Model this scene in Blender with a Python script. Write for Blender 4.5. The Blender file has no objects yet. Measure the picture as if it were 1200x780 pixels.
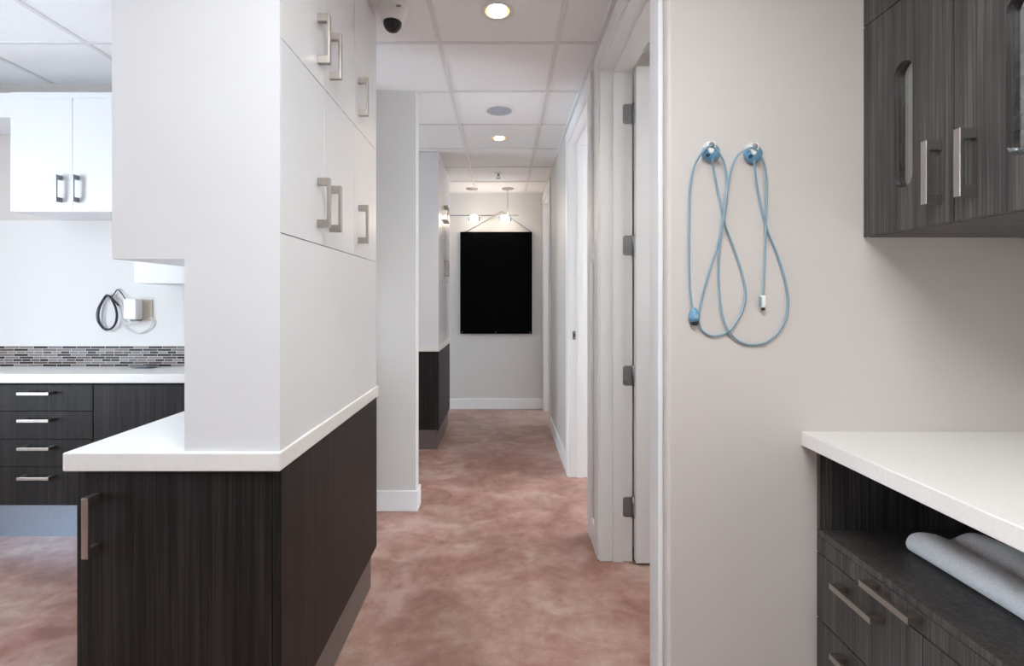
import bpy, bmesh, math, random
from mathutils import Vector, Matrix, noise as mnoise
random.seed(4)
PI = math.pi
L = dict(sky=14.5, aisle=.5, corr=25, rear=16, bay=1, bayrear=1, far=.9, room1=24, room2=22, room3=.5, down=20, track=2.2)
scene = bpy.context.scene
COL = scene.collection
CEIL = 2.67
EYE = 1.335

# ------------------------------------------------------------------ materials
def new_mat(name):
    m = bpy.data.materials.new(name); m.use_nodes = True
    nt = m.node_tree
    return m, nt, nt.nodes['Principled BSDF']

def ramp(nt, fac, stops, constant=False):
    r = nt.nodes.new('ShaderNodeValToRGB')
    if constant: r.color_ramp.interpolation = 'CONSTANT'
    e = r.color_ramp.elements
    e[0].position = stops[0][0]; e[1].position = stops[-1][0]
    for p, c in stops[1:-1]: e.new(p)
    for k, (p, c) in enumerate(stops): e[k].color = (*c, 1)
    nt.links.new(fac, r.inputs['Fac'])
    return r.outputs['Color']

def coords(nt, scale=(1, 1, 1), rot=(0, 0, 0), world=False):
    if world:
        t = nt.nodes.new('ShaderNodeNewGeometry').outputs['Position']
    else:
        t = nt.nodes.new('ShaderNodeTexCoord').outputs['Object']
    mp = nt.nodes.new('ShaderNodeMapping')
    mp.inputs['Scale'].default_value = scale
    mp.inputs['Rotation'].default_value = rot
    nt.links.new(t, mp.inputs['Vector'])
    return mp.outputs['Vector']

def noise(nt, vec, scale, detail=4, rough=0.5, dist=0.0):
    n = nt.nodes.new('ShaderNodeTexNoise')
    n.inputs['Scale'].default_value = scale
    n.inputs['Detail'].default_value = detail
    n.inputs['Roughness'].default_value = rough
    n.inputs['Distortion'].default_value = dist
    nt.links.new(vec, n.inputs['Vector'])
    return n.outputs['Fac']

def bump(nt, b, height, strength, dist=0.001):
    bp = nt.nodes.new('ShaderNodeBump')
    bp.inputs['Strength'].default_value = strength
    bp.inputs['Distance'].default_value = dist
    nt.links.new(height, bp.inputs['Height'])
    nt.links.new(bp.outputs['Normal'], b.inputs['Normal'])

def paint(name, col, rough=0.55, var=0.03, scale=6, bump_s=0.05, metal=0.0, spec=0.5, bscale=220):
    m, nt, b = new_mat(name)
    v = coords(nt)
    n = noise(nt, v, scale)
    lo = tuple(c * (1 - var) for c in col); hi = tuple(min(1, c * (1 + var)) for c in col)
    nt.links.new(ramp(nt, n, [(0.3, lo), (0.7, hi)]), b.inputs['Base Color'])
    b.inputs['Roughness'].default_value = rough
    b.inputs['Metallic'].default_value = metal
    b.inputs['Specular IOR Level'].default_value = spec
    if bump_s: bump(nt, b, noise(nt, v, bscale, 2), bump_s)
    return m

def wood(name, dark, light, rough=0.42, spec=0.5):
    m, nt, b = new_mat(name)
    g1 = noise(nt, coords(nt, (210, 210, 3.0)), 1.0, 3, 0.65)
    g2 = noise(nt, coords(nt, (60, 60, 0.9)), 1.0, 3, 0.6)
    g3 = noise(nt, coords(nt, (14, 14, 0.35)), 1.0, 1, 0.5)
    def ma(a, k, c=None):
        x = nt.nodes.new('ShaderNodeMath'); x.operation = 'MULTIPLY_ADD'
        nt.links.new(a, x.inputs[0]); x.inputs[1].default_value = k
        if c is None: x.inputs[2].default_value = 0
        else: nt.links.new(c, x.inputs[2])
        return x.outputs[0]
    f = ma(g1, .46, ma(g2, .40, ma(g3, .14)))
    mid = tuple((a * .6 + c * .4) for a, c in zip(dark, light))
    nt.links.new(ramp(nt, f, [(0.38, dark), (0.50, mid), (0.60, light)]), b.inputs['Base Color'])
    b.inputs['Roughness'].default_value = rough
    b.inputs['Specular IOR Level'].default_value = spec
    bump(nt, b, g1, 0.10)
    return m

def metal(name, col, rough=0.32):
    m, nt, b = new_mat(name)
    n = noise(nt, coords(nt, (300, 300, 20)), 1.0, 2)
    nt.links.new(ramp(nt, n, [(0.3, tuple(c * .9 for c in col)), (0.7, col)]), b.inputs['Base Color'])
    b.inputs['Metallic'].default_value = 1.0
    b.inputs['Roughness'].default_value = rough
    return m

def glow(name, col, strength):
    m, nt, b = new_mat(name)
    b.inputs['Base Color'].default_value = (.9, .9, .9, 1)
    b.inputs['Emission Color'].default_value = (*col, 1)
    b.inputs['Emission Strength'].default_value = strength
    return m

def glass(name, tint=(0.9, 0.95, 0.96), gloss=0.12):
    m = bpy.data.materials.new(name); m.use_nodes = True
    nt = m.node_tree; nt.nodes.clear()
    out = nt.nodes.new('ShaderNodeOutputMaterial')
    mix = nt.nodes.new('ShaderNodeMixShader'); mix.inputs['Fac'].default_value = gloss
    t = nt.nodes.new('ShaderNodeBsdfTransparent'); t.inputs['Color'].default_value = (*tint, 1)
    g = nt.nodes.new('ShaderNodeBsdfGlossy'); g.inputs['Roughness'].default_value = 0.06
    nt.links.new(t.outputs[0], mix.inputs[1]); nt.links.new(g.outputs[0], mix.inputs[2])
    nt.links.new(mix.outputs[0], out.inputs['Surface'])
    return m

def floor_mat():
    m, nt, b = new_mat('stained_concrete')
    v = coords(nt, (1, 1, 1), world=True)
    n1 = noise(nt, v, 1.35, 3, 0.5, 0.6)
    n2 = noise(nt, coords(nt, (1, 1.25, 1), (0, 0, .3), True), 4.2, 4, 0.55, 0.8)
    n3 = noise(nt, v, 16, 4, 0.6, 0.4)
    n4 = noise(nt, v, 120, 2, 0.6)
    def mul(a, k):
        x = nt.nodes.new('ShaderNodeMath'); x.operation = 'MULTIPLY'
        nt.links.new(a, x.inputs[0]); x.inputs[1].default_value = k; return x.outputs[0]
    def add(a, c):
        x = nt.nodes.new('ShaderNodeMath'); x.operation = 'ADD'
        nt.links.new(a, x.inputs[0]); nt.links.new(c, x.inputs[1]); return x.outputs[0]
    f = add(add(mul(n1, .34), mul(n2, .38)), add(mul(n3, .20), mul(n4, .08)))
    c = ramp(nt, f, [(0.40, FLOOR[0]), (0.465, FLOOR[1]), (0.525, FLOOR[2]), (0.585, FLOOR[3])])
    hue = nt.nodes.new('ShaderNodeMix'); hue.data_type = 'RGBA'; hue.blend_type = 'MULTIPLY'
    hm = nt.nodes.new('ShaderNodeMapRange'); hm.inputs['From Min'].default_value = .45; hm.inputs['From Max'].default_value = .65
    nt.links.new(noise(nt, coords(nt, (1, 1, 1), (.3, .2, .9), True), 3.1, 4, .6, .4), hm.inputs['Value'])
    nt.links.new(hm.outputs['Result'], hue.inputs['Factor'])
    nt.links.new(c, hue.inputs['A']); hue.inputs['B'].default_value = (.93, 1.03, 1.0, 1)
    nt.links.new(hue.outputs['Result'], b.inputs['Base Color'])
    mr = nt.nodes.new('ShaderNodeMapRange')
    mr.inputs['To Min'].default_value = .31; mr.inputs['To Max'].default_value = .40
    nt.links.new(n2, mr.inputs['Value']); nt.links.new(mr.outputs['Result'], b.inputs['Roughness'])
    b.inputs['Specular IOR Level'].default_value = .5
    return m
FLOOR = [(.24, .114, .087), (.318, .165, .131), (.39, .232, .192), (.465, .312, .267)]

def mosaic_mat():
    m, nt, b = new_mat('mosaic_strip_tile')
    t = nt.nodes.new('ShaderNodeTexCoord').outputs['Object']
    s = nt.nodes.new('ShaderNodeSeparateXYZ'); nt.links.new(t, s.inputs[0])
    c = nt.nodes.new('ShaderNodeCombineXYZ')
    nt.links.new(s.outputs['X'], c.inputs['X'])
    z = nt.nodes.new('ShaderNodeMath'); z.operation = 'ADD'; z.inputs[1].default_value = 0.0628
    nt.links.new(s.outputs['Z'], z.inputs[0]); nt.links.new(z.outputs[0], c.inputs['Y'])
    br = nt.nodes.new('ShaderNodeTexBrick')
    br.offset = 0.37; br.offset_frequency = 2; br.squash = 0.62; br.squash_frequency = 3
    br.inputs['Scale'].default_value = 1
    br.inputs['Brick Width'].default_value = 0.088
    br.inputs['Row Height'].default_value = 0.0157
    br.inputs['Mortar Size'].default_value = 0.0011
    br.inputs['Color1'].default_value = (0, 0, 0, 1); br.inputs['Color2'].default_value = (1, 1, 1, 1)
    br.inputs['Mortar'].default_value = (.5, .5, .5, 1)
    nt.links.new(c.outputs[0], br.inputs['Vector'])
    tile = ramp(nt, br.outputs['Color'], [(0, (.010, .006, .005)), (.16, (.17, .135, .125)), (.27, (.040, .024, .018)),
               (.38, (.25, .21, .20)), (.50, (.10, .072, .062)), (.60, (.21, .17, .155)), (.72, (.014, .009, .008)), (.84, (.19, .165, .175)), (.92, (.07, .042, .034))], True)
    mx = nt.nodes.new('ShaderNodeMix'); mx.data_type = 'RGBA'
    nt.links.new(br.outputs['Fac'], mx.inputs['Factor'])
    nt.links.new(tile, mx.inputs['A']); mx.inputs['B'].default_value = (.72, .70, .68, 1)
    nt.links.new(mx.outputs['Result'], b.inputs['Base Color'])
    b.inputs['Roughness'].default_value = 0.38; b.inputs['Specular IOR Level'].default_value = .25
    return m

def cloth_mat(name, col):
    m, nt, b = new_mat(name)
    v = coords(nt)
    n = noise(nt, v, 500, 3)
    nt.links.new(ramp(nt, noise(nt, v, 260, 3), [(.3, tuple(c * .86 for c in col)), (.65, col)]), b.inputs['Base Color'])
    b.inputs['Roughness'].default_value = 0.95
    b.inputs['Sheen Weight'].default_value = 0.3
    bump(nt, b, noise(nt, v, 330, 2, .7), 0.9, 0.004)
    return m

M = dict(
    tan=paint('wall_paint_tan', (.645, .60, .562), .6, .012, 3),
    grey=paint('wall_paint_pale', (.67, .66, .64), .6, .012, 3),
    reardark=paint('rear_wall_darkened', (.12, .115, .11), .6, .012, 3),
    white=paint('wall_paint_white', (.76, .75, .735), .6, .01, 3),
    trim=paint('trim_gloss_white', (.84, .86, .87), .42, .01, 3, 0.0),
    lam=paint('white_laminate', (.79, .80, .815), .3, .01, 4, 0.0),
    ceil=paint('ceiling_tile', (.90, .91, .915), .85, .015, 30, 0.12),
    bar=paint('ceiling_bar', (.76, .76, .76), .5, .01, 3, 0.0),
    floor=floor_mat(),
    wood=wood('espresso_laminate', (.0035, .0028, .0026), (.028, .0235, .0225), .48, .26),
    wood2=wood('grey_brown_laminate', (.022, .0195, .018), (.098, .089, .083), .42, .45),
    kick=paint('toe_kick_brushed', (.16, .14, .135), .35, .05, 8, 0.0, metal=0.3),
    steelkick=metal('toe_kick_steel', (.36, .44, .54), .38),
    quartz=paint('white_worktop', (.84, .83, .80), .28, .02, 60, 0.0),
    cream=paint('cream_worktop', (.78, .75, .71), .35, .035, 120, 0.0),
    nickel=metal('brushed_nickel', (.48, .44, .405), .34),
    steel=metal('hinge_steel', (.33, .345, .37), .36),
    gap=paint('gap_dark', (.02, .018, .017), .7, .02, 6, 0.0),
    mosaic=mosaic_mat(),
    black=paint('black_panel', (.0008, .0009, .0014), .5, .05, 4, 0.0, spec=.04),
    blackp=paint('black_plastic', (.012, .012, .013), .35, .05, 8, 0.0),
    whitep=paint('white_plastic', (.82, .82, .81), .35, .01, 8, 0.0),
    ivory=paint('ivory_plastic', (.60, .55, .45), .45, .02, 8, 0.0),
    dome=paint('smoked_dome', (.008, .008, .010), .06, .02, 8, 0.0),
    grille=paint('speaker_grille', (.42, .45, .52), .6, .12, 300, 0.3),
    blue=paint('blue_plastic', (.14, .33, .50), .4, .08, 30, 0.0),
    shadeline=paint('shadow_line_grey', (.42, .40, .385), .5, .02, 20, 0.0),
    navy=paint('navy_plastic', (.02, .05, .10), .5, .08, 30, 0.0),
    cable=paint('cable_blue', (.24, .37, .45), .45, .04, 20, 0.0),
    cablelt=paint('cable_pale', (.28, .44, .54), .45, .04, 20, 0.0),
    greyp=paint('grey_plastic', (.25, .25, .26), .5, .04, 20, 0.0),
    darkcord=paint('dark_cord', (.045, .045, .075), .5, .04, 20, 0.0),
    palecord=paint('pale_cord', (.66, .67, .66), .5, .02, 20, 0.0),
    towel=cloth_mat('towel_cotton', (.93, .95, .97)),
    linen_blue=cloth_mat('linen_blue', (.07, .22, .42)),
    linen_white=cloth_mat('linen_white', (.80, .80, .78)),
    linen_dark=cloth_mat('linen_dark', (.03, .035, .05)),
    linen_teal=cloth_mat('linen_teal', (.16, .28, .33)),
    pane=glass('cabinet_glass', (.92, .96, .97), .34),
    winpane=glass('window_glass', (.97, .98, .99), .05),
    lampglow=glow('lamp_glow', (1, .87, .68), 14),
    bulb=glow('track_glow', (1, .90, .76), 12),
    panelglow=glow('fill_glow', (1, .97, .93), 5.0),
    reflector=metal('lamp_reflector', (.85, .72, .52), .25),
)

# ------------------------------------------------------------------ geometry helpers
def box(bm, x0, x1, y0, y1, z0, z1, bev=0.0, seg=2):
    t = bmesh.new()
    bmesh.ops.create_cube(t, size=1)
    bmesh.ops.scale(t, vec=(abs(x1 - x0), abs(y1 - y0), abs(z1 - z0)), verts=t.verts)
    bmesh.ops.translate(t, vec=((x0 + x1) / 2, (y0 + y1) / 2, (z0 + z1) / 2), verts=t.verts)
    if bev:
        bmesh.ops.bevel(t, geom=t.edges[:] , offset=bev, segments=seg, affect='EDGES', profile=0.5)
    merge(bm, t)
    return bm

def merge(bm, t):
    me = bpy.data.meshes.new('tmp'); t.to_mesh(me); t.free()
    bm.from_mesh(me); bpy.data.meshes.remove(me)

def B(*a, **k):
    return box(bmesh.new(), *a, **k)

def lathe(bm, prof, centre, axis='Z', seg=32, cap=True):
    """prof: list of (radius, height) revolved round the axis through centre"""
    t = bmesh.new(); rings = []
    for r, h in prof:
        if r < 1e-6:
            rings.append([t.verts.new((0, 0, h))])
        else:
            rings.append([t.verts.new((r * math.cos(2 * PI * k / seg), r * math.sin(2 * PI * k / seg), h)) for k in range(seg)])
    for a, b in zip(rings, rings[1:]):
        for k in range(seg):
            k2 = (k + 1) % seg
            if len(a) == 1 and len(b) == 1: continue
            if len(a) == 1: t.faces.new((a[0], b[k], b[k2]))
            elif len(b) == 1: t.faces.new((a[k], a[k2], b[0]))
            else: t.faces.new((a[k], a[k2], b[k2], b[k]))
    if cap:
        for r in (rings[0], rings[-1]):
            if len(r) > 2: t.faces.new(r)
    bmesh.ops.recalc_face_normals(t, faces=t.faces)
    if axis == 'Y': bmesh.ops.rotate(t, matrix=Matrix.Rotation(-PI / 2, 3, 'X'), verts=t.verts)   # z -> y
    if axis == '-Y': bmesh.ops.rotate(t, matrix=Matrix.Rotation(PI / 2, 3, 'X'), verts=t.verts)   # z -> -y
    if axis == 'X': bmesh.ops.rotate(t, matrix=Matrix.Rotation(PI / 2, 3, 'Y'), verts=t.verts)
    bmesh.ops.translate(t, vec=centre, verts=t.verts)
    for f in t.faces: f.smooth = True
    merge(bm, t); return bm

def spline(pts, n=10):
    P = [Vector(p) for p in pts]; out = []
    for i in range(len(P) - 1):
        a, b, c, d = P[max(i - 1, 0)], P[i], P[i + 1], P[min(i + 2, len(P) - 1)]
        for k in range(n):
            t = k / n
            out.append(0.5 * ((2 * b) + (c - a) * t + (2 * a - 5 * b + 4 * c - d) * t * t + (3 * b - a - 3 * c + d) * t ** 3))
    out.append(P[-1]); return out

def tube(bm, pts, r, seg=8, closed=False):
    t = bmesh.new(); rings = []; up = None
    for i, p in enumerate(pts):
        if closed: d = pts[(i + 1) % len(pts)] - pts[i - 1]
        else: d = pts[min(i + 1, len(pts) - 1)] - pts[max(i - 1, 0)]
        d.normalize()
        if up is None:
            up = d.orthogonal().normalized()
        up = (up - d * up.dot(d)).normalized(); s = d.cross(up)
        rings.append([t.verts.new(p + r * (math.cos(2 * PI * k / seg) * up + math.sin(2 * PI * k / seg) * s)) for k in range(seg)])
    pr = list(zip(rings, rings[1:])) + ([(rings[-1], rings[0])] if closed else [])
    for a, b in pr:
        for k in range(seg): t.faces.new((a[k], a[(k + 1) % seg], b[(k + 1) % seg], b[k]))
    if not closed:
        t.faces.new(rings[0]); t.faces.new(rings[-1])
    bmesh.ops.recalc_face_normals(t, faces=t.faces)
    for f in t.faces: f.smooth = True
    merge(bm, t); return bm

def prism(bm, poly, h0, h1, axis='X', bev=0.0):
    """extrude a 2D polygon; axis X: poly is (y,z); Y: (x,z); Z: (x,y)"""
    t = bmesh.new()
    def P(a, b, h):
        return (h, a, b) if axis == 'X' else (a, h, b) if axis == 'Y' else (a, b, h)
    lo = [t.verts.new(P(a, b, h0)) for a, b in poly]; hi = [t.verts.new(P(a, b, h1)) for a, b in poly]
    n = len(poly)
    t.faces.new(lo); t.faces.new(hi)
    for k in range(n): t.faces.new((lo[k], lo[(k + 1) % n], hi[(k + 1) % n], hi[k]))
    bmesh.ops.recalc_face_normals(t, faces=t.faces)
    if bev: bmesh.ops.bevel(t, geom=t.edges[:], offset=bev, segments=2, affect='EDGES', profile=0.5)
    merge(bm, t); return bm

def stadium(cy, z0, z1, r, n=12):
    pts = []
    for k in range(n + 1):
        a = PI * k / n; pts.append((cy + r * math.cos(a), z1 - r + r * math.sin(a)))
    for k in range(n + 1):
        a = PI + PI * k / n; pts.append((cy + r * math.cos(a), z0 + r + r * math.sin(a)))
    return pts

def cut(bm, cutter):
    """bm minus cutter, evaluated at once"""
    obs = []
    for b in (bm, cutter):
        me = bpy.data.meshes.new('tmp'); b.to_mesh(me); b.free()
        o = bpy.data.objects.new('tmp', me); COL.objects.link(o); obs.append(o)
    md = obs[0].modifiers.new('b', 'BOOLEAN'); md.operation = 'DIFFERENCE'; md.object = obs[1]; md.solver = 'EXACT'
    dg = bpy.context.evaluated_depsgraph_get(); dg.update()
    me = bpy.data.meshes.new_from_object(obs[0].evaluated_get(dg))
    out = bmesh.new(); out.from_mesh(me)
    bpy.data.meshes.remove(me)
    for o in obs:
        d = o.data; bpy.data.objects.remove(o); bpy.data.meshes.remove(d)
    return out

WORLD = {}
def wloc(o): return WORLD[o.name]

def obj(name, bm, mat, parent=None, origin=None, smooth=False):
    """ONE mesh object; bm is in world coordinates"""
    me = bpy.data.meshes.new(name)
    vs = [v.co for v in bm.verts]
    lo = Vector((min(v.x for v in vs), min(v.y for v in vs), min(v.z for v in vs)))
    hi = Vector((max(v.x for v in vs), max(v.y for v in vs), max(v.z for v in vs)))
    c = Vector(origin) if origin else (lo + hi) / 2
    if parent is None and origin is None: c.z = lo.z
    bmesh.ops.translate(bm, vec=-c, verts=bm.verts)
    if smooth:
        for f in bm.faces: f.smooth = True
    bm.to_mesh(me); bm.free()
    me.materials.append(M[mat] if isinstance(mat, str) else mat)
    o = bpy.data.objects.new(name, me); COL.objects.link(o)
    if parent:
        o.parent = parent; o.location = c - wloc(parent)
    else: o.location = c
    WORLD[o.name] = c
    return o

def tag(o, label, cat, group=None, kind=None):
    o['label'] = label; o['category'] = cat
    if group: o['group'] = group
    if kind: o['kind'] = kind
    return o

def thing(name, loc, label, cat, group=None):
    o = bpy.data.objects.new(name, None); COL.objects.link(o)
    o.empty_display_size = .1
    o.location = loc; WORLD[o.name] = Vector(loc)
    return tag(o, label, cat, group)

def struct(name, bm, mat, label=None, cat=None, parent=None):
    o = obj(name, bm, mat, parent)
    if not parent:
        o['kind'] = 'structure'
        if label: o['label'] = label; o['category'] = cat
    return o

def dup(o, parent, dloc):
    c = o.copy(); COL.objects.link(c); c.parent = parent
    c.location = o.location + Vector(dloc)
    return c

HANDLES = {}
def handle(parent, p, n, a, length=0.16, proj=0.04, w=0.018, name='handle', mat='nickel'):
    """bow handle; p on the door face at the handle's middle, n outward, a along it"""
    p, n, a = Vector(p), Vector(n), Vector(a)
    key = (tuple(n), tuple(a), length, proj, w, mat)
    if key in HANDLES:
        o = HANDLES[key].copy(); o.name = name; COL.objects.link(o)
        o.parent = parent; o.location = p - wloc(parent); WORLD[o.name] = p
        return o
    s = n.cross(a); leg = 0.025; th = 0.009
    t = bmesh.new()
    prof = [(-length / 2, 0), (-length / 2, proj), (length / 2, proj), (length / 2, 0),
            (length / 2 - leg, 0), (length / 2 - leg, proj - th), (-length / 2 + leg, proj - th), (-length / 2 + leg, 0)]
    f = [t.verts.new(p + a * u + n * v - s * w / 2) for u, v in prof]
    g = [t.verts.new(p + a * u + n * v + s * w / 2) for u, v in prof]
    t.faces.new(f); t.faces.new(g)
    for k in range(8): t.faces.new((f[k], f[(k + 1) % 8], g[(k + 1) % 8], g[k]))
    bmesh.ops.recalc_face_normals(t, faces=t.faces)
    bmesh.ops.bevel(t, geom=t.edges[:], offset=0.0012, segments=2, affect='EDGES', profile=0.5)
    o = obj(name, t, mat, parent, origin=p)
    HANDLES[key] = o
    return o

def px(x, y, Y):
    """photo pixel -> world point at depth Y"""
    return Vector(((x - 589) * Y / 593, Y, EYE - (y - 352) * Y / 593))

# ------------------------------------------------------------------ the setting
XL, XR = -3.9, 3.6
YB, YF = -2.2, 6.23
struct('floor', B(XL - .1, XR + .1, YB - .1, YF + .1, -.1, 0), 'floor', 'reddish brown stained concrete floor with cloudy mottling', 'floor')

holes = bmesh.new()
for (hx, hy) in ((-.024, 2.335), (-.028, 4.167)):
    lathe(holes, [(.058, CEIL - .1), (.058, CEIL + .11)], (hx, hy, 0))
ceil_bm = cut(B(XL - .1, XR + .1, YB - .1, YF + .1, CEIL, CEIL + .2), holes)
struct('ceiling', ceil_bm, 'ceil', 'white suspended tile ceiling over the corridor', 'ceiling')
g = bmesh.new()
for k in range(-7, 6):
    x = .283 + .61 * k
    if XL < x < XR: box(g, x - .012, x + .012, YB, YF, CEIL - .005, CEIL + .001)
for k in range(-8, 6):
    y = 2.62 + .61 * k
    if YB < y < YF: box(g, XL, XR, y - .011, y + .011, CEIL - .0048, CEIL + .001)
struct('trim_1', g, 'bar', 'pale grey T-bar grid of the tile ceiling', 'ceiling grid')
g = bmesh.new()   # wall angle
box(g, -3.8, .505, YF - .02, YF, CEIL - .012, CEIL + .001)
box(g, .484, .505, 1.69, YF - .021, CEIL - .012, CEIL + .001)
struct('trim_2', g, 'trim', 'thin white edge angle where ceiling meets corridor walls', 'ceiling edge')

# walls
struct('wall_back', B(XL - .1, XR + .1, YF, YF + .1, 0, CEIL), 'grey', 'pale end wall of the corridor behind the black panel', 'wall')
wf = B(.505, 1.75, 1.55, 1.68, 0, CEIL)
e = [ed for ed in wf.edges if all(abs(v.co.x - .505) < 1e-4 and abs(v.co.y - 1.55) < 1e-4 for v in ed.verts)]
bmesh.ops.bevel(wf, geom=e, offset=.012, segments=5, affect='EDGES', profile=.5)
struct('wall_front', wf, 'tan', 'beige wall carrying the two blue cables', 'wall')
struct('wall_right', B(1.65, 1.75, YB, 1.549, 0, CEIL), 'tan', 'beige side wall behind the right-hand cupboards', 'wall')
HEAD = 2.53
OPEN = [(1.68, 2.61), (2.915, 3.84), (5.375, 6.14)]
w = bmesh.new()
edges = [1.68] + [v for o in OPEN for v in o][1:] + [YF - .001]
for y0, y1 in ((2.61, 2.915), (3.84, 5.375), (6.14, YF - .001)):
    box(w, .505, .655, y0, y1, 0, CEIL)
for y0, y1 in OPEN: box(w, .505, .655, y0 + .001, y1 - .001, HEAD, CEIL)
struct('wall_corridor', w, 'grey', 'pale corridor wall pierced by three door openings', 'wall')
struct('wall_partition', B(-3.9, -.553, 3.218, 3.33, 0, CEIL), 'grey', 'pale partition end standing beside the corridor behind the white tall cupboard', 'wall')
struct('wall_left', B(-3.9, -.95, 3.12, 3.217, 0, CEIL), 'tan', 'beige wall behind the white wall cupboards and splash panel', 'wall')
# outer side walls with windows
w = bmesh.new()
WINL = [(.1, 1.7), (3.5, 4.4)]
z0, z1 = .45, 2.4
for y0, y1 in ((YB, .1), (1.7, 3.5), (4.4, YF)): box(w, XL - .12, XL, y0, y1, 0, CEIL)
for y0, y1 in WINL:
    box(w, XL - .12, XL, y0, y1, 0, z0); box(w, XL - .12, XL, y0, y1, z1, CEIL)
struct('wall_outer', w, 'white', 'outer wall with windows out of view on the left', 'wall')
struct('wall_rear', B(XL - .1, 1.75, YB - .1, YB, 0, CEIL), 'reardark', 'unseen wall behind the viewer, darkened to cut light', 'wall')  # unseen; made dark so less light reaches front-facing surfaces
w = bmesh.new()
WINR = [(3.2, 4.3), (5.0, 6.1)]
for y0, y1 in ((1.55, 3.2), (4.3, 5.0), (6.1, YF)): box(w, XR, XR + .12, y0, y1, 0, CEIL)
for y0, y1 in WINR:
    box(w, XR, XR + .12, y0, y1, 0, z0); box(w, XR, XR + .12, y0, y1, z1, CEIL)
box(w, 1.75, XR, 1.55, 1.65, 0, CEIL)
struct('wall_rooms', w, 'white', 'outer wall of the rooms off the corridor', 'wall')
w = bmesh.new()
box(w, .656, XR, 2.74, 2.84, 0, CEIL); box(w, .656, XR, 4.55, 4.65, 0, CEIL)
struct('wall_divider', w, 'tan', 'beige dividing walls between the side rooms', 'wall')
n = 0
for X, lst in ((XL - .06, WINL), (XR + .06, WINR)):
    for y0, y1 in lst:
        n += 1
        f = bmesh.new(); t = .05
        box(f, X - .03, X + .03, y0, y0 + t, z0, z1); box(f, X - .03, X + .03, y1 - t, y1, z0, z1)
        box(f, X - .03, X + .03, y0 + t, y1 - t, z0, z0 + t); box(f, X - .03, X + .03, y0 + t, y1 - t, z1 - t, z1)
        box(f, X - .025, X + .025, (y0 + y1) / 2 - .02, (y0 + y1) / 2 + .02, z0 + t, z1 - t)
        o = struct('window_%d' % n, f, 'trim', 'white window out of view, ' + ['on the left near the viewer', 'in the bay past the partition', 'of the second side room', 'of the last side room'][n - 1], 'window')
        obj('pane', B(X - .003, X + .003, y0 + t, y1 - t, z0 + t, z1 - t), 'winpane', o)
        l = bpy.data.lights.new('window_portal', 'AREA'); l.shape = 'RECTANGLE'
        l.size = z1 - z0; l.size_y = y1 - y0
        l.cycles.is_portal = True
        lo = bpy.data.objects.new('window_portal', l); COL.objects.link(lo)
        s = 1 if X < 0 else -1
        lo.location = (X + s * .065, (y0 + y1) / 2, (z0 + z1) / 2)
        lo.rotation_euler = (0, -s * PI / 2, 0)

# baseboards
def skirt(x0, x1, y0, y1, h=.13):
    return B(x0, x1, y0, y1, 0, h, bev=.004)
struct('baseboard_back', skirt(-.65, .505, YF - .016, YF - .0005), 'trim', 'white skirting along the foot of the corridor end wall', 'skirting')
b = skirt(-.95, -.537, 3.2025, 3.2175)
box(b, -.5525, -.537, 3.2176, 3.33, 0, .13, bev=.004)
struct('baseboard_partition', b, 'trim', 'white skirting wrapped round the foot of the partition end', 'skirting')
b = skirt(.49, .5045, 3.935, 5.28); box(b, .49, .5045, 2.705, 2.82, 0, .13, bev=.004)
struct('baseboard_corridor', b, 'trim', 'white skirting along the corridor wall between the doorways', 'skirting')

# door casings, jambs and leaves
lab = ['white casing and jamb of the nearest doorway, with steel hinges', 'white casing and jamb of the second doorway, with small latch plate', 'white casing and jamb of the doorway at the corridor end']
jambs = []
for k, (y0, y1) in enumerate(OPEN):
    b = bmesh.new(); cw = .09
    # casings on the corridor face, two steps
    for (a0, a1) in ((y0 - cw, y0 + .004), (y1 - .004, min(y1 + cw, YF - .018))):
        box(b, .489, .5045, a0, a1, 0, HEAD - .004, bev=.003)
    box(b, .489, .5045, y0 - cw, min(y1 + cw, YF - .018), HEAD - .004, HEAD + cw, bev=.003)
    # jamb linings
    box(b, .4995, .665, y0 + .0005, y0 + .016, 0, HEAD); box(b, .4995, .665, y1 - .016, y1 - .0005, 0, HEAD)
    box(b, .4995, .665, y0 + .016, y1 - .016, HEAD - .016, HEAD - .0005)
    # stops
    box(b, .565, .612, y0 + .016, y0 + .027, 0, HEAD - .016); box(b, .565, .612, y1 - .027, y1 - .016, 0, HEAD - .016)
    box(b, .565, .612, y0 + .027, y1 - .027, HEAD - .027, HEAD - .016)
    jambs.append(struct('trim_%d' % (k + 3), b, 'trim', lab[k], 'door frame'))
# nearest door, swung back into its room
d1 = struct('door_1', B(.672, 1.56, 2.548, 2.592, .012, 2.515, bev=.002), 'trim', 'white door leaf swung open inside the nearest doorway', 'door')
for z in (2.29, 1.617, .95, .278):
    h = bmesh.new()
    pl = [(.615, z - .05), (.615, z + .05), (.662, z + .05), (.662, z - .05)]
    # rounded leaf let into the jamb, and the knuckle
    pts = []
    r = .014
    for cx, cz, a0 in ((.630, z + .037, PI / 2), (.630, z - .037, PI)):
        for q in range(5):
            a = a0 + q * PI / 8; pts.append((cx + r * math.cos(a), cz + r * math.sin(a)))
    pts += [(.664, z - .051), (.664, z + .051)]
    prism(h, pts, 2.5915, 2.5945, 'Y')
    tube(h, [Vector((.6685, 2.585, z - .055)), Vector((.6685, 2.585, z + .055))], .0065, 12)
    for dz in (-.03, 0, .03):
        lathe(h, [(.0035, 0), (.0035, .0012)], (.632 + (.012 if dz == 0 else 0), 2.5915, z + dz), '-Y', 12)
    obj('hinge', h, 'steel', d1)
lk = bmesh.new()
box(lk, .528, .552, 3.8205, 3.8239, 1.04, 1.105, bev=.001)
o = obj('strike_plate', lk, 'steel', jambs[1]); o['label'] = 'grey latch plate'
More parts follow.
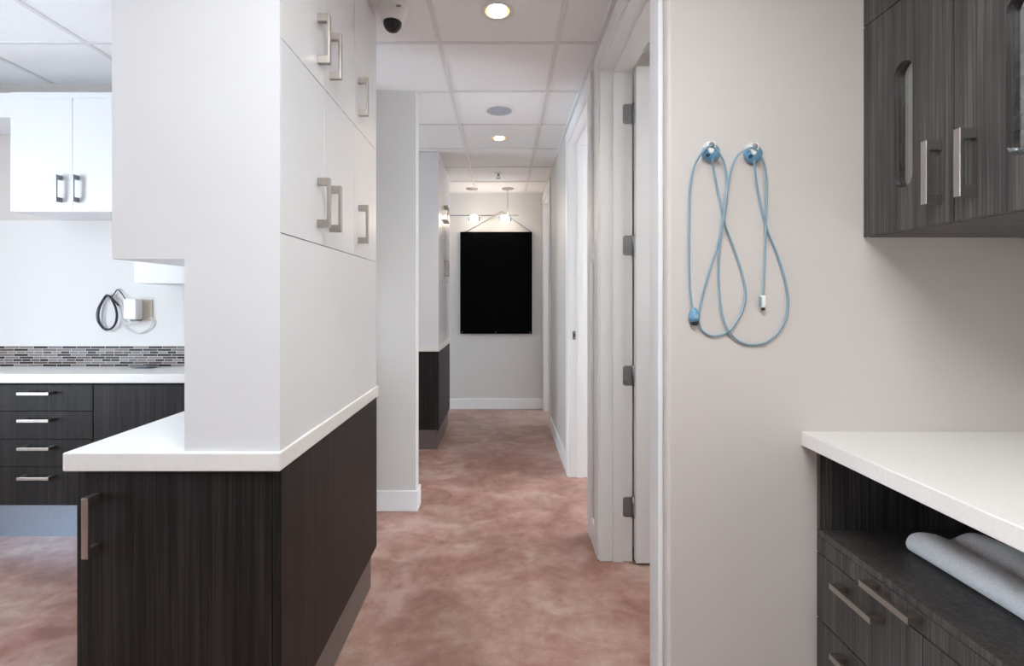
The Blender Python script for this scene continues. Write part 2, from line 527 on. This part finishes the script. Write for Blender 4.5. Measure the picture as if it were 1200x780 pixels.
obj('latch_hole', B(.535, .545, 3.8198, 3.8206, 1.06, 1.088), 'gap', o)

# switch plate between the first two doorways
t = thing('switch_plate', (.505, 2.76, 1.53), 'small white switch plate on the corridor wall between the first two doorways', 'switch')
obj('plate', B(.490, .5045, 2.735, 2.790, 1.53, 1.66, bev=.003), 'whitep', t)
obj('rocker', B(.484, .4905, 2.748, 2.777, 1.56, 1.63, bev=.002), 'whitep', t)

# ------------------------------------------------------------------ island: dark base, worktop, white tall cupboard
t = thing('base_cabinet', (-.875, 1.88, 0), 'dark wood cupboard carrying the white tall cupboard, with bronze handle on its front', 'cabinet')
b = bmesh.new()
box(b, -1.15, -.603, 1.387, 2.40, .173, .8795)
obj('carcass', b, 'wood', t)
p = obj('end_panel', B(-.6195, -.597, 1.365, 2.40, .172, .8795, bev=.001), 'wood', t)
obj('stile', B(-1.15, -1.128, 1.367, 1.3868, .173, .8795, bev=.001), 'wood', t)
d = obj('door', B(-1.126, -.6225, 1.365, 1.3865, .176, .872, bev=.0012), 'wood', t)
handle(d, (-1.095, 1.365, .737), (0, -1, 0), (0, 0, 1))
obj('toe_kick', B(-1.12, -.615, 1.40, 2.36, 0, .1725), 'kick', t)
tag(obj('worktop', B(-1.171, -.592, 1.345, 2.418, .880, .930, bev=.004, seg=3), 'quartz'), 'white worktop on the dark cupboard under the tall white cupboard', 'worktop')

def tall(loc, label, x0, xf, y0, y1, over, seams, rows, pairs, top):
    """white cupboard standing on a worktop; doors face +X"""
    t = thing('tall_cabinet', loc, label, 'cabinet')
    b = bmesh.new(); z0 = loc[2]
    left = [(over[0], top), (over[0], over[1]), (x0, over[1])] if over else [(x0, top)]
    prism(b, left + [(x0, z0), (xf, z0), (xf, top)], y0, y0 + .006, 'Y')
    prism(b, left + [(x0, z0), (xf - .019, z0), (xf - .019, top)], y0 + .006, y1, 'Y')
    obj('carcass', b, 'lam', t)
    obj('lower_panel', B(xf - .0188, xf, y0 + .0065, y1, z0, rows[0] - .0015, bev=.0008), 'lam', t)
    for r in range(len(rows) - 1):
        for s in range(len(seams) - 1):
            a0 = seams[s] + (.0012 if s else .0055); a1 = seams[s + 1] - .0012
            d = obj('door', B(xf - .0186, xf, a0, a1, rows[r] + .0015, rows[r + 1] - .0015, bev=.0008), 'lam', t)
            side, hz = pairs[s], rows[r] + (.134 if r == 0 else .136)
            hy = a1 - .056 if side > 0 else a0 + .056
            handle(d, (xf, hy, hz), (1, 0, 0), (0, 0, 1))
    return t
tall((-.73, 1.88, .9301), 'tall white cupboard in front, standing on the white worktop', -.855, -.599, 1.36, 2.40, (-1.05, 1.447),
     [1.362, 1.70, 2.05, 2.40], [1.518, 2.046, CEIL - .007], [1, -1, -1], CEIL - .006)

# the same arrangement further down the corridor
t = thing('base_cabinet', (-.9, 5.0, 0), 'dark wood cupboard further down the corridor past the partition', 'cabinet')
obj('carcass', B(-1.15, -.592, 4.552, 5.47, .173, .8795), 'wood', t)
obj('end_panel', B(-.5915, -.572, 4.532, 5.47, .172, .8795, bev=.001), 'wood', t)
obj('door', B(-1.126, -.5945, 4.532, 4.5515, .176, .872, bev=.001), 'wood', t)
obj('toe_kick', B(-1.12, -.588, 4.545, 5.44, 0, .1725), 'kick', t)
tag(obj('worktop', B(-1.171, -.566, 4.515, 5.485, .880, .930, bev=.004), 'quartz'), 'white worktop on the dark cupboard further down the corridor', 'worktop')
tall((-.73, 5.0, .9301), 'tall white cupboard further down the corridor, past the partition', -.95, -.572, 4.53, 5.47, None,
     [4.532, 5.0, 5.468], [1.518, 2.046, CEIL - .007], [1, -1], CEIL - .006)

# ------------------------------------------------------------------ left bay
t = thing('drawer_unit', (-2.575, 2.95, 0), 'dark wood stack of four drawers against the bright wall', 'cabinet')
obj('carcass', B(-2.868, -2.282, 2.838, 3.119, .194, .879), 'wood', t)
zs = [.194, .410, .563, .719, .866]
for k in range(4):
    d = obj('drawer', B(-2.866, -2.283, 2.818, 2.8375, zs[k] + .0015, zs[k + 1] - .0015, bev=.001), 'wood', t)
    handle(d, (-2.578, 2.818, [.357, .520, .674, .823][k]), (0, -1, 0), (1, 0, 0), .175, .045, .016)
obj('toe_kick', B(-2.868, -2.282, 2.868, 3.119, 0, .1935), 'steelkick', t)
t = thing('base_cabinet', (-1.8, 2.95, 0), 'dark wood cupboard beside the stack of four drawers', 'cabinet')
obj('carcass', B(-2.28, -1.25, 2.838, 3.119, .194, .879), 'wood', t)
obj('door', B(-2.278, -1.765, 2.818, 2.8375, .196, .864, bev=.001), 'wood', t)
obj('door', B(-1.762, -1.252, 2.818, 2.8375, .196, .864, bev=.001), 'wood', t)
obj('toe_kick', B(-2.28, -1.25, 2.868, 3.119, 0, .1935), 'steelkick', t)
t = thing('base_cabinet', (-3.3, 2.95, 0), 'dark wood cupboard left of the stack of four drawers', 'cabinet')
obj('carcass', B(-3.6, -2.87, 2.838, 3.119, .194, .879), 'wood', t)
obj('door', B(-3.598, -2.872, 2.818, 2.8375, .196, .864, bev=.001), 'wood', t)
obj('toe_kick', B(-3.6, -2.87, 2.868, 3.119, 0, .1935), 'steelkick', t)
tag(obj('worktop', B(-3.65, -1.23, 2.79, 3.1195, .880, .930, bev=.004, seg=3), 'quartz'), 'long white worktop over the drawers along the mosaic strip', 'worktop')
tag(obj('mosaic_backsplash', B(-3.65, -1.23, 3.107, 3.1195, .9302, 1.056), 'mosaic'), 'band of narrow brown and grey mosaic tiles above the worktop', 'backsplash')
tag(obj('splash_panel', B(-3.65, -1.23, 3.1165, 3.1197, 1.0562, 1.829), 'white'), 'bright white splash panel between the mosaic strip and the wall cupboards', 'panel')
# shallow oval dish on the worktop
dsh = bmesh.new()
lathe(dsh, [(.0, .002), (.055, .002), (.088, .012), (.092, .0125), (.09, .010), (.06, 0), (0, 0)], (0, 0, 0), cap=False)
bmesh.ops.scale(dsh, vec=(1, .42, 1), verts=dsh.verts)
bmesh.ops.translate(dsh, vec=(-2.16, 3.045, .9302), verts=dsh.verts)
tag(obj('dish', dsh, 'steel', smooth=True), 'shallow grey oval dish lying on the worktop below the mosaic', 'dish')

def wall_cab(loc, label, x0, x1, y0, z0, z1, seams, handles):
    t = thing('wall_cabinet', loc, label, 'cabinet')
    obj('carcass', B(x0, x1, y0 + .0195, 3.1195, z0, z1), 'lam', t)
    obj('fascia', B(x0, x1, y0 + .004, y0 + .0194, z1 - .033, z1), 'lam', t)
    for k in range(len(seams) - 1):
        d = obj('door', B(seams[k] + .0012, seams[k + 1] - .0012, y0, y0 + .019, z0 + .001, z1 - .0345, bev=.001), 'lam', t)
        if handles and handles[k]:
            hx = seams[k + 1] - .064 if handles[k] > 0 else seams[k] + .03
            handle(d, (hx, y0, z0 + .125), (0, -1, 0), (0, 0, 1), .148, .04, .018, mat='steel')
    return t
wall_cab((-2.4, 3.0, 1.83), 'white wall cupboard with two doors and grey handles', -2.744, -2.056, 2.82, 1.83, 2.497, [-2.744, -2.397, -2.056], [1, -1])
wall_cab((-1.75, 3.0, 1.43), 'deeper white wall cupboard whose lower edge shows beneath the tall cupboard overhang', -2.055, -1.30, 2.82, 1.43, 2.497, [-2.055, -1.68, -1.30], None)
wall_cab((-3.2, 3.0, 2.357), 'short white box filling the gap left of the two-door wall cupboard', -3.55, -2.746, 2.83, 2.357, 2.497, [-3.55, -2.746], None)

# outlet with adapter and cords
YW = 3.1163
t = thing('wall_outlet', px(171, 375, YW), 'cream outlet plate on the bright wall above the mosaic', 'outlet')
a, c = px(163, 351, YW), px(179, 375, YW)
obj('plate', B(a.x - .03, c.x, YW - .008, YW - .0002, c.z, a.z, bev=.002), 'ivory', t)
obj('socket', B(c.x - .03, c.x - .01, YW - .010, YW - .0081, c.z + .03, a.z - .03, bev=.0008), 'ivory', t)
a, c = px(147, 350, YW - .05), px(162, 374, YW - .05)
t = thing('power_adapter', (a.x, YW - .05, c.z), 'white power adapter plugged into the cream outlet, with pale looping cord', 'adapter')
obj('body', B(a.x, c.x, YW - .07, YW - .0106, c.z, a.z, bev=.006, seg=3), 'whitep', t)
o = obj('plug', B(a.x + .03, c.x - .005, YW - .055, YW - .0106, c.z - .012, c.z, bev=.003), 'greyp', t)
W = lambda x, y, d=.012: px(x, y, YW - d)
obj('cord', tube(bmesh.new(), spline([W(157, 376, .03), W(150, 380), W(143, 372), W(141, 362), W(143, 377), W(150, 386), W(160, 390), W(170, 388), W(177, 382), W(179, 374), W(175, 372)]), .0035), 'palecord', t)
t = thing('cord_coil', W(127, 386), 'tied coil of dark cord hanging on the bright wall beside the white adapter', 'cord')
b = bmesh.new()
for k, (dx, rx, rz, dd) in enumerate(((0, .055, .108, .014), (.004, .050, .100, .021), (-.004, .060, .103, .018), (.002, .052, .110, .026))):
    c0 = W(127, 366); pts = []
    for q in range(40):
        an = 2 * PI * q / 40
        x = rx * math.sin(an) * (1 - .28 * math.cos(an)); z = rz * math.cos(an)
        pts.append(Vector((c0.x + dx + x, YW - dd - .004 * math.sin(3 * an), c0.z + z)))
    tube(b, pts, .0027, 6, True)
obj('loops', b, 'darkcord', t)
obj('tie', tube(bmesh.new(), spline([W(129, 347, .02), W(132, 350, .03), W(135, 353, .03), W(139, 358, .02)]), .006, 8), 'blackp', t)
obj('lead', tube(bmesh.new(), spline([W(130, 349), W(134, 344), W(138, 339), W(142, 343), W(147, 350, .03)]), .0032), 'darkcord', t)

# ------------------------------------------------------------------ corridor ceiling
def downlight(x, y, label):
    t = thing('downlight', (x, y, CEIL), label, 'downlight', 'recessed downlights in the corridor ceiling')
    obj('trim_ring', lathe(bmesh.new(), [(.058, 0), (.074, -.0065), (.077, -.005), (.077, 0)], (x, y, CEIL - .0002), cap=False), 'whitep', t)
    obj('reflector', lathe(bmesh.new(), [(.057, 0), (.054, .03), (.044, .07), (.0, .075)], (x, y, CEIL - .001), cap=False), 'reflector', t)
    obj('lamp', lathe(bmesh.new(), [(.0, .006), (.024, .008), (.032, .016), (.033, .035), (.024, .06), (0, .062)], (x, y, CEIL), cap=False), 'lampglow', t)
    l = bpy.data.lights.new('spot', 'SPOT'); l.energy = L['down']; l.color = (1, .88, .72); l.spot_size = 2.0; l.spot_blend = .8; l.shadow_soft_size = .045
    lo = bpy.data.objects.new('spot', l); COL.objects.link(lo); lo.parent = t; lo.location = (0, 0, -.012)
    return t
downlight(-.024, 2.335, 'nearer of two recessed round downlights in the ceiling')
downlight(-.028, 4.167, 'farther recessed round downlight, just beyond the ceiling speaker')

t = thing('ceiling_speaker', (-.024, 3.55, CEIL), 'round flush speaker with grey grille in the corridor ceiling', 'speaker')
obj('rim', lathe(bmesh.new(), [(.088, 0), (.088, -.006), (.098, -.008), (.106, -.004), (.107, 0)], (-.024, 3.55, CEIL - .0002), cap=False), 'whitep', t)
obj('grille', lathe(bmesh.new(), [(.0, -.0075), (.05, -.007), (.0875, -.005), (.0875, 0)], (-.024, 3.55, CEIL - .0004), cap=False), 'grille', t)

t = thing('sprinkler', (-.045, 5.3, CEIL), 'small brass fire sprinkler head in the far corridor ceiling', 'sprinkler')
obj('escutcheon', lathe(bmesh.new(), [(.0, -.008), (.02, -.008), (.038, -.002), (.038, 0), (0, 0)], (-.045, 5.3, CEIL), cap=False), 'whitep', t)
b = lathe(bmesh.new(), [(.011, -.008), (.011, -.03), (.006, -.034)], (-.045, 5.3, CEIL))
for s in (-1, 1): tube(b, spline([Vector((-.045 + s * .009, 5.3, CEIL - .03)), Vector((-.045 + s * .016, 5.3, CEIL - .042)), Vector((-.045 + s * .004, 5.3, CEIL - .056))]), .003, 6)
obj('frame', b, 'steel', t)
obj('deflector', lathe(bmesh.new(), [(0, -.055), (.022, -.057), (.022, -.06), (0, -.06)], (-.045, 5.3, CEIL), cap=False), 'steel', t)

cx, cy = -.502, 2.305
t = thing('dome_camera', (cx, cy, CEIL), 'white ceiling dome camera with black glossy bubble', 'camera')
obj('housing', lathe(bmesh.new(), [(.068, 0), (.070, -.01), (.066, -.024), (.056, -.032), (.054, -.058), (.05, -.066), (.043, -.069), (.0, -.069)], (cx, cy, CEIL - .0004), cap=False), 'whitep', t)
obj('bubble', lathe(bmesh.new(), [(.0415, -.0695)] + [(.0415 * math.cos(a), -.074 - .040 * math.sin(a)) for a in [PI / 2 * q / 10 for q in range(11)]], (cx, cy, CEIL), cap=False), 'dome', t)
obj('screw_cap', B(cx + .03, cx + .05, cy - .062, cy - .055, CEIL - .03, CEIL - .024, bev=.001), 'greyp', t)

# track light in front of the end wall
YT = 6.03
t = thing('track_light', (-.2, YT, CEIL), 'two-lamp rail light hanging from the ceiling before the end wall', 'light')
zr = px(0, 252.3, YT).z
obj('rail', tube(bmesh.new(), [Vector((px(520, 0, YT).x, YT, zr)), Vector((px(607, 0, YT).x, YT, zr))], .006, 10), 'steel', t)
for x in (553, 595):
    X = px(x, 0, YT).x
    obj('canopy', lathe(bmesh.new(), [(0, -.016), (.04, -.015), (.070, -.008), (.072, 0)], (X, YT, CEIL - .0004), cap=False), 'nickel', t)
    if x > 560: obj('stem', tube(bmesh.new(), [Vector((X, YT, CEIL - .016)), Vector((X, YT, zr))], .0035, 8), 'steel', t)
for x in (555.5, 592):
    X = px(x, 0, YT).x; zl = px(0, 256.5, YT).z
    h = obj('lamp_head', lathe(bmesh.new(), [(0, -.07), (.02, -.068), (.026, -.055), (.026, -.045)], (X, YT, zl), 'X'), 'steel', t)
    lathe_b = lathe(bmesh.new(), [(0, .045), (.02, .047), (.024, .056), (.02, .075), (0, .078)], (X, YT, zl), 'X', cap=False)
    obj('end_cap', lathe_b, 'steel', h)
    obj('glass_shade', lathe(bmesh.new(), [(.026, -.05), (.046, -.035), (.052, 0), (.046, .03), (.024, .046), (0, .046)], (X, YT, zl), 'X', cap=False), 'bulb', h)
    obj('bracket', tube(bmesh.new(), [Vector((X + .05, YT, zl)), Vector((X + .05, YT, zr))], .005, 6), 'steel', h)
    l = bpy.data.lights.new('bulb_light', 'POINT'); l.energy = L['track']; l.color = (1, .74, .55); l.shadow_soft_size = .055
    lo = bpy.data.objects.new('bulb_light', l); COL.objects.link(lo); lo.parent = t; lo.location = Vector((X, YT - .06, zl - .02)) - t.location

# black panel on the end wall
YP = YF - .045
a, c = px(539.3, 271.5, YP), px(623.5, 391, YP)
t = thing('wall_panel', ((a.x + c.x) / 2, YP, c.z), 'large plain black panel hanging on the corridor end wall', 'panel')
obj('board', B(a.x, c.x, YP, YP + .035, c.z, a.z, bev=.002), 'black', t)
b = bmesh.new()
for x in (541.5, 581, 621): lathe(b, [(.006, 0), (.006, .003), (0, .004)], (px(x, 0, YP).x, YP, c.z + .02), '-Y', 10)
obj('screw', b, 'steel', t)
hk = px(588, 248, YP + .03)
b = tube(bmesh.new(), [px(545, 272, YP + .03), hk], .0045, 6); tube(b, [hk, px(624 - 2, 271.5, YP + .03)], .0045, 6)
o = obj('shadow_lines', b, 'shadeline', t); o['label'] = 'grey lines in place of shadows'  # thin grey tubes standing in for soft shadows above the panel
obj('nail', lathe(bmesh.new(), [(.005, 0), (.005, .03)], (hk.x, YF - .001, hk.z + .004), '-Y', 10), 'steel', t)  # added pin where the shadow lines meet

# ------------------------------------------------------------------ cables on the beige wall
YC = 1.55
def C(x, y, d=.012):   # crop pixel (scale 2.689, origin 780,140) -> point on the wall
    return px(780 + x / 2.689, 140 + y / 2.689, YC - d)
def hook(x, y, label):
    c = C(x, y, 0)
    t = thing('wall_hook', (c.x, YC, c.z), label, 'hook', 'blue round hooks on the beige wall')
    obj('hub', lathe(bmesh.new(), [(.024, .0004), (.0265, .006), (.0265, .014), (.022, .024), (.012, .030), (0, .031)], (c.x, YC, c.z), '-Y', cap=False), 'blue', t)
    b = bmesh.new()
    lathe(b, [(0, .0), (.006, .003), (.006, .010), (0, .012)], (c.x - .015, YC - .018, c.z - .010), '-Y', 12)
    obj('socket_hole', b, 'navy', t)
    b = bmesh.new(); c = c + Vector((-.007, 0, .002))
    prism(b, [(c.x - .013, c.z + .026), (c.x + .013, c.z + .026), (c.x + .014, c.z + .010), (c.x + .004, c.z - .010), (c.x - .004, c.z - .010), (c.x - .014, c.z + .010)], YC - .034, YC - .0005, 'Y', bev=.003)
    k = obj('clip', b, 'whitep', t); k['label'] = 'white clip'
    obj('screw', lathe(bmesh.new(), [(.0085, 0), (.0085, .002), (.006, .004), (0, .004)], (c.x, YC - .034, c.z + .015), '-Y', 16), 'greyp', t)
    return t
hook(138, 108, 'left-hand blue round wall hook with white clip, cable looped over it')
hook(271, 112, 'right-hand blue round wall hook with white clip, cable looped over it')
# left cable
t = thing('connector_cord', C(160, 400, 0), 'blue cable looped over the left-hand hook, ending in a blue oval plug', 'cable')
obj('lead', tube(bmesh.new(), spline([C(84, 590, .012), C(77, 530, .010), (C(74, 420, .008)), C(75, 300, .008), C(77, 220, .009), C(86, 160, .014), C(102, 122, .020), C(120, 98, .028), C(140, 84, .036), C(160, 96, .030), C(178, 122, .022), C(190, 160, .014), C(193, 220, .008), C(187, 290, .013), C(178, 345, .009),
      C(160, 410, .006), C(140, 470, .006), C(120, 540, .006), C(108, 600, .006), C(106, 640, .006), C(118, 667, .006), C(150, 681, .006), C(190, 672, .007), C(218, 645, .006), C(244, 595, .006), C(252, 545, .006), C(240, 480, .006), C(215, 405, .006), C(186, 325, .006), C(168, 240, .006), C(154, 170, .012), C(147, 125, .034)]), .0031, 8), 'cable', t)
pc = C(90, 620, .012)
b = lathe(bmesh.new(), [(0, -.019), (.011, -.016), (.0155, -.006), (.0155, .006), (.011, .018), (.004, .026)], (pc.x, pc.y, pc.z), 'Z')
obj('plug', b, 'blue', t)
obj('plug_badge', B(pc.x - .006, pc.x + .006, pc.y - .0165, pc.y - .012, pc.z - .005, pc.z + .006, bev=.001), 'cablelt', t)
obj('plug_tip', B(pc.x - .009, pc.x + .008, pc.y - .009, pc.y + .009, pc.z - .027, pc.z - .015, bev=.002), 'blackp', t)
# right cable
t = thing('connector_cord', C(280, 400, 0), 'blue cable looped over the right-hand hook, ending in a small white plug', 'cable')
obj('lead', tube(bmesh.new(), spline([C(307, 552, .014), C(309, 520, .010), C(312, 450, .009), C(316, 330, .013), C(319, 230, .010), C(315, 160, .014), C(304, 125, .022), C(290, 100, .033), C(270, 88, .037), C(248, 97, .031), C(226, 115, .020), C(208, 150, .013), C(195, 210, .014), C(184, 300, .020), C(174, 370, .014),
      C(168, 440, .009), C(168, 520, .008), C(176, 600, .010), C(192, 655, .013), C(222, 692, .008), C(262, 709, .006), C(310, 704, .006), C(352, 675, .006), C(378, 630, .006), C(386, 575, .006), C(378, 510, .006), C(352, 425, .006), C(318, 340, .006), C(298, 260, .006), C(285, 190, .012), C(279, 128, .034)]), .0031, 8), 'cable', t)
pc = C(307, 575, .014)
obj('plug', B(pc.x - .0062, pc.x + .0062, pc.y - .007, pc.y + .007, pc.z - .0165, pc.z + .020, bev=.003, seg=3), 'whitep', t)
obj('plug_grip', B(pc.x - .010, pc.x - .0063, pc.y - .005, pc.y + .006, pc.z - .013, pc.z + .016, bev=.0015), 'cable', t)
obj('plug_tip', B(pc.x - .004, pc.x + .005, pc.y - .004, pc.y + .004, pc.z - .025, pc.z - .0166, bev=.001), 'blackp', t)

# ------------------------------------------------------------------ right-hand cupboards
XF = 1.105; Y1 = 1.5495
t = thing('wall_cabinet', (1.38, 1.24, 1.528), 'grey-brown wood wall cupboard with oval slot windows in its doors', 'cabinet')
YE = .928
b = bmesh.new()
box(b, XF + .0205, 1.6495, Y1 - .018, Y1, 1.528, CEIL - .006); box(b, XF + .0205, 1.6495, YE, YE + .018, 1.528, CEIL - .006)
for z in (1.528, 1.92, 2.162, CEIL - .024): box(b, XF + (.0205 if z != 1.92 else .03), 1.6495, YE + .018, Y1 - .018, z, z + .018)
box(b, 1.640, 1.6495, YE + .018, Y1 - .018, 1.546, CEIL - .024)
obj('carcass', b, 'wood2', t)
ds = [(1.2405, Y1), (YE, 1.2375)]
for k, (y0, y1) in enumerate(ds):
    cyy = [1.396, 1.079][k]
    st = stadium(cyy, 1.646, 1.996, .0315)
    dm = B(XF, XF + .020, y0, y1, 1.529, 2.1685, bev=.001)
    cu = prism(bmesh.new(), st, XF - .03, XF + .05, 'X')
    d = obj('door', cut(dm, cu), 'wood2', t)
    obj('slot_pane', prism(bmesh.new(), stadium(cyy, 1.6465, 1.9955, .031), XF + .0155, XF + .0195, 'X'), 'pane', d)
    handle(d, (XF, [1.281, 1.187][k], 1.6585), (-1, 0, 0), (0, 0, 1))
for y0, y1 in ds:
    obj('upper_door', B(XF, XF + .020, y0, y1, 2.1715, CEIL - .008, bev=.001), 'wood2', t)

def linen(y0, y1, z, h, mat, label):
    b = bmesh.new(); x0, x1 = 1.16, 1.46
    prof = []
    n = 8
    for k in range(n + 1):
        a = -PI / 2 - PI * k / n
        prof.append((x0 + h / 2 + h / 2 * math.cos(a), z + h / 2 + h / 2 * math.sin(a)))
    prof += [(x1 - .01, z + h), (x1, z + h * .8), (x1, z + h * .2), (x1 - .01, z)]
    prism(b, prof, y0, y1, 'Y', bev=.003)
    tag(obj('folded_linen', b, mat, smooth=False), label, 'linen', 'folded linens inside the wall cupboard')
for k, (z, h, m, nm) in enumerate(((1.5465, .148, 'linen_blue', 'bright blue folded linen seen low through the second door slot'),
     (1.6950, .029, 'linen_dark', 'dark folded linen resting on the bright blue one behind the slot'),
     (1.7245, .033, 'linen_white', 'white folded linen in the stack behind the second door slot'),
     (1.7580, .030, 'linen_dark', 'dark folded linen lying on the white one behind the slot'),
     (1.7885, .060, 'linen_teal', 'teal grey folded linen above the white one behind the second door slot'),
     (1.8490, .045, 'linen_dark', 'dark folded linen topping the stack behind the second door slot'))):
    linen(.955, 1.20, z, h, m, nm)

# base unit with open niche
XB = .962
t = thing('base_cabinet', (1.3, 1.1, 0), 'dark wood base unit at right with open niche above its drawers', 'cabinet')
YN = .45
b = bmesh.new()
box(b, XB + .021, 1.6495, Y1 - .018, Y1, .12, .8905); box(b, XB + .021, 1.6495, YN, YN + .018, .12, .8905)
box(b, 1.635, 1.6495, YN + .018, Y1 - .018, .12, .8905)
box(b, XB + .021, 1.634, YN + .018, Y1 - .018, .12, .138)
box(b, XB + .021, 1.634, 1.150, 1.168, .138, .6185)
obj('carcass', b, 'wood2', t)
obj('stile', B(XB, XB + .036, Y1 - .0165, Y1, .641, .8905, bev=.001), 'wood2', t)
obj('niche_shelf', B(XB, 1.634, YN, Y1, .620, .640, bev=.001), 'wood2', t)
d = obj('pull_out_board', B(XB, XB + .020, .70, Y1, .5695, .6185, bev=.001), 'wood2', t)
handle(d, (XB, 1.236, .602), (-1, 0, 0), (0, 1, 0), .16, .037, .016)
zs = [.14, .369, .5665]
zz = [(.369, .5665), (.170, .3665)]
for k, (a0, a1) in enumerate(zz):
    d = obj('drawer', B(XB, XB + .020, 1.1605, Y1, a0 + .0015, a1, bev=.001), 'wood2', t)
    handle(d, (XB, 1.355, a0 + .158), (-1, 0, 0), (0, 1, 0), .16, .037, .016)
d = obj('door', B(XB, XB + .020, .70, 1.1575, .170, .5665, bev=.001), 'wood2', t)
handle(d, (XB, .76, .48), (-1, 0, 0), (0, 0, 1))
obj('toe_kick', B(XB + .05, 1.60, YN + .01, Y1 - .01, 0, .1195), 'kick', t)
tag(obj('worktop', B(.915, 1.6495, YN - .02, Y1, .8915, .935, bev=.003, seg=3), 'cream'), 'cream speckled worktop at right over the open niche', 'worktop')

# towel lying in the niche
b = bmesh.new(); zt = .6405
NY, NP = 44, 46
rows_ = []
for j in range(NY + 1):
    v = j / NY; y = 1.412 - v * .80
    e = min(1, v / .045); e2 = min(1, (1 - v) / .05)
    end = math.sqrt(max(0.02, 1 - (1 - min(e, e2)) ** 2))
    fh = (.056 + .006 * math.sin(7 * v + .5) + .010 * v) * (0.35 + .65 * end)        # front roll height
    bh = (.066 + .008 * math.sin(9 * v + 2.2) - .012 * max(0, .12 - v) * 8) * (0.3 + .7 * end)
    xf = 1.107 + .004 * math.sin(6 * v) + (1 - end) * .02 - .004 * v
    wr = .085 + .03 * v + .012 * math.sin(5 * v + 1)                                  # roll width
    vd = .50 + .32 * math.sin(4.5 * v + .3) ** 2                                      # valley depth
    xe = 1.335 + .02 * math.sin(8 * v)
    ring = []
    for k in range(10):                                                              # front roll from under to top
        a = -PI / 2 - PI * k / 9 * .98
        ring.append((xf + fh * .55 + fh * .55 * math.cos(a), zt + fh / 2 + fh / 2 * math.sin(a)))
    top = [(xf + wr * .75, fh * .93), (xf + wr * .95, fh * .75), (xf + wr * 1.12, fh * (1 - vd * .6)), (xf + wr * 1.25, fh * (1 - vd * .55)),
           (xf + wr * 1.42, bh * .80), (xf + wr * 1.60, bh * .95), (xf + wr * 1.80, bh), (xf + wr * 1.80 + .03, bh * .96), (xe - .02, bh * .82), (xe - .004, bh * .55), (xe, bh * .3), (xe - .008, 0.001)]
    for (x, h) in top: ring.append((x, zt + h))
    rr_ = []
    for x, z in ring:
        k = min(1, max(0, (z - zt) / .03))
        q = Vector((x, y, z))
        dz = k * (.006 * mnoise.noise(q * 14) + .0035 * mnoise.noise(q * 36)); dx = k * .004 * mnoise.noise(q * 18 + Vector((5, 2, 1)))
        rr_.append(b.verts.new((x + dx, y + .006 * math.sin(x * 40) * (1 - v), max(zt, z + dz))))
    rows_.append(rr_)
m = len(rows_[0])
for r0, r1 in zip(rows_, rows_[1:]):
    for k in range(m): b.faces.new((r0[k], r0[(k + 1) % m], r1[(k + 1) % m], r1[k]))
b.faces.new(rows_[0]); b.faces.new(rows_[-1])
bmesh.ops.recalc_face_normals(b, faces=b.faces)
tw = tag(obj('towel', b, 'towel', smooth=True), 'white folded towel lying in the open niche under the cream worktop', 'towel')
sd = tw.modifiers.new('soft', 'SUBSURF'); sd.levels = 1; sd.render_levels = 1

# ------------------------------------------------------------------ unseen light panels, added to brighten the scene
def fill_panel(x0, y0, w, l, e, label, col=(1, .97, .94)):
    t = thing('fill_light', (x0 + w / 2, y0 + l / 2, CEIL - .004), label, 'fill light')
    f = bmesh.new(); z0_, z1_ = CEIL - .030, CEIL - .0055; k = .035
    box(f, x0, x0 + k, y0, y0 + l, z0_, z1_); box(f, x0 + w - k, x0 + w, y0, y0 + l, z0_, z1_)
    box(f, x0 + k, x0 + w - k, y0, y0 + k, z0_, z1_); box(f, x0 + k, x0 + w - k, y0 + l - k, y0 + l, z0_, z1_)
    obj('frame', f, 'whitep', t)
    obj('diffuser', B(x0 + k, x0 + w - k, y0 + k, y0 + l - k, z0_ + .006, z1_ - .004), glow('fill_glow', col, e), t)
fill_panel(-.937, .18, .61, 1.22, L['aisle'], 'added unseen fill light over the aisle behind the viewer')
fill_panel(-.327, .18, .61, .61, L['corr'], 'added unseen square fill light above the viewer', (.95, .98, 1))
fill_panel(.283, -1.04, .61, 1.22, L['rear'], 'added unseen fill light behind the viewer at right', (.93, .98, 1))
fill_panel(-2.157 - .61, .79, .61, 1.22, L['bay'], 'added unseen fill light over the left bay', (.93, .97, 1))
fill_panel(-2.157, -1.04, .61, 1.22, L['bayrear'], 'added unseen fill light in the left bay behind the viewer')
fill_panel(-2.157, 4.45, .61, 1.22, L['far'], 'added unseen fill light in the bay past the partition')
fill_panel(1.503, 1.79, .61, .61, L['room1'], 'added unseen fill light in the nearest side room', (.93, .98, 1))
fill_panel(1.503, 3.23, .61, .61, L['room2'], 'added unseen fill light in the second side room')
fill_panel(1.503, 5.06, .61, .61, L['room3'], 'added unseen fill light in the last side room')

# ------------------------------------------------------------------ world, camera
wd = bpy.data.worlds.new('sky'); scene.world = wd; wd.use_nodes = True
bg = wd.node_tree.nodes['Background']
bg.inputs['Color'].default_value = (.80, .90, 1, 1); bg.inputs['Strength'].default_value = L['sky']

cam = bpy.data.cameras.new('camera'); cam.sensor_width = 36; cam.sensor_fit = 'HORIZONTAL'
cam.lens = 593 / 1200 * 36
cam.shift_x = 11 / 1200; cam.shift_y = -38 / 1200; cam.clip_start = .02
co = bpy.data.objects.new('camera', cam); COL.objects.link(co)
co.location = (0, 0, EYE); co.rotation_euler = (PI / 2, 0, 0)
scene.camera = co
vs = scene.view_settings
vs.view_transform = 'Standard'; vs.look = 'None'; vs.gamma = 1.0; vs.exposure = 0.0; vs.use_curve_mapping = False
scene.cycles.use_denoising = True
scene.cycles.max_bounces = 10; scene.cycles.diffuse_bounces = 7
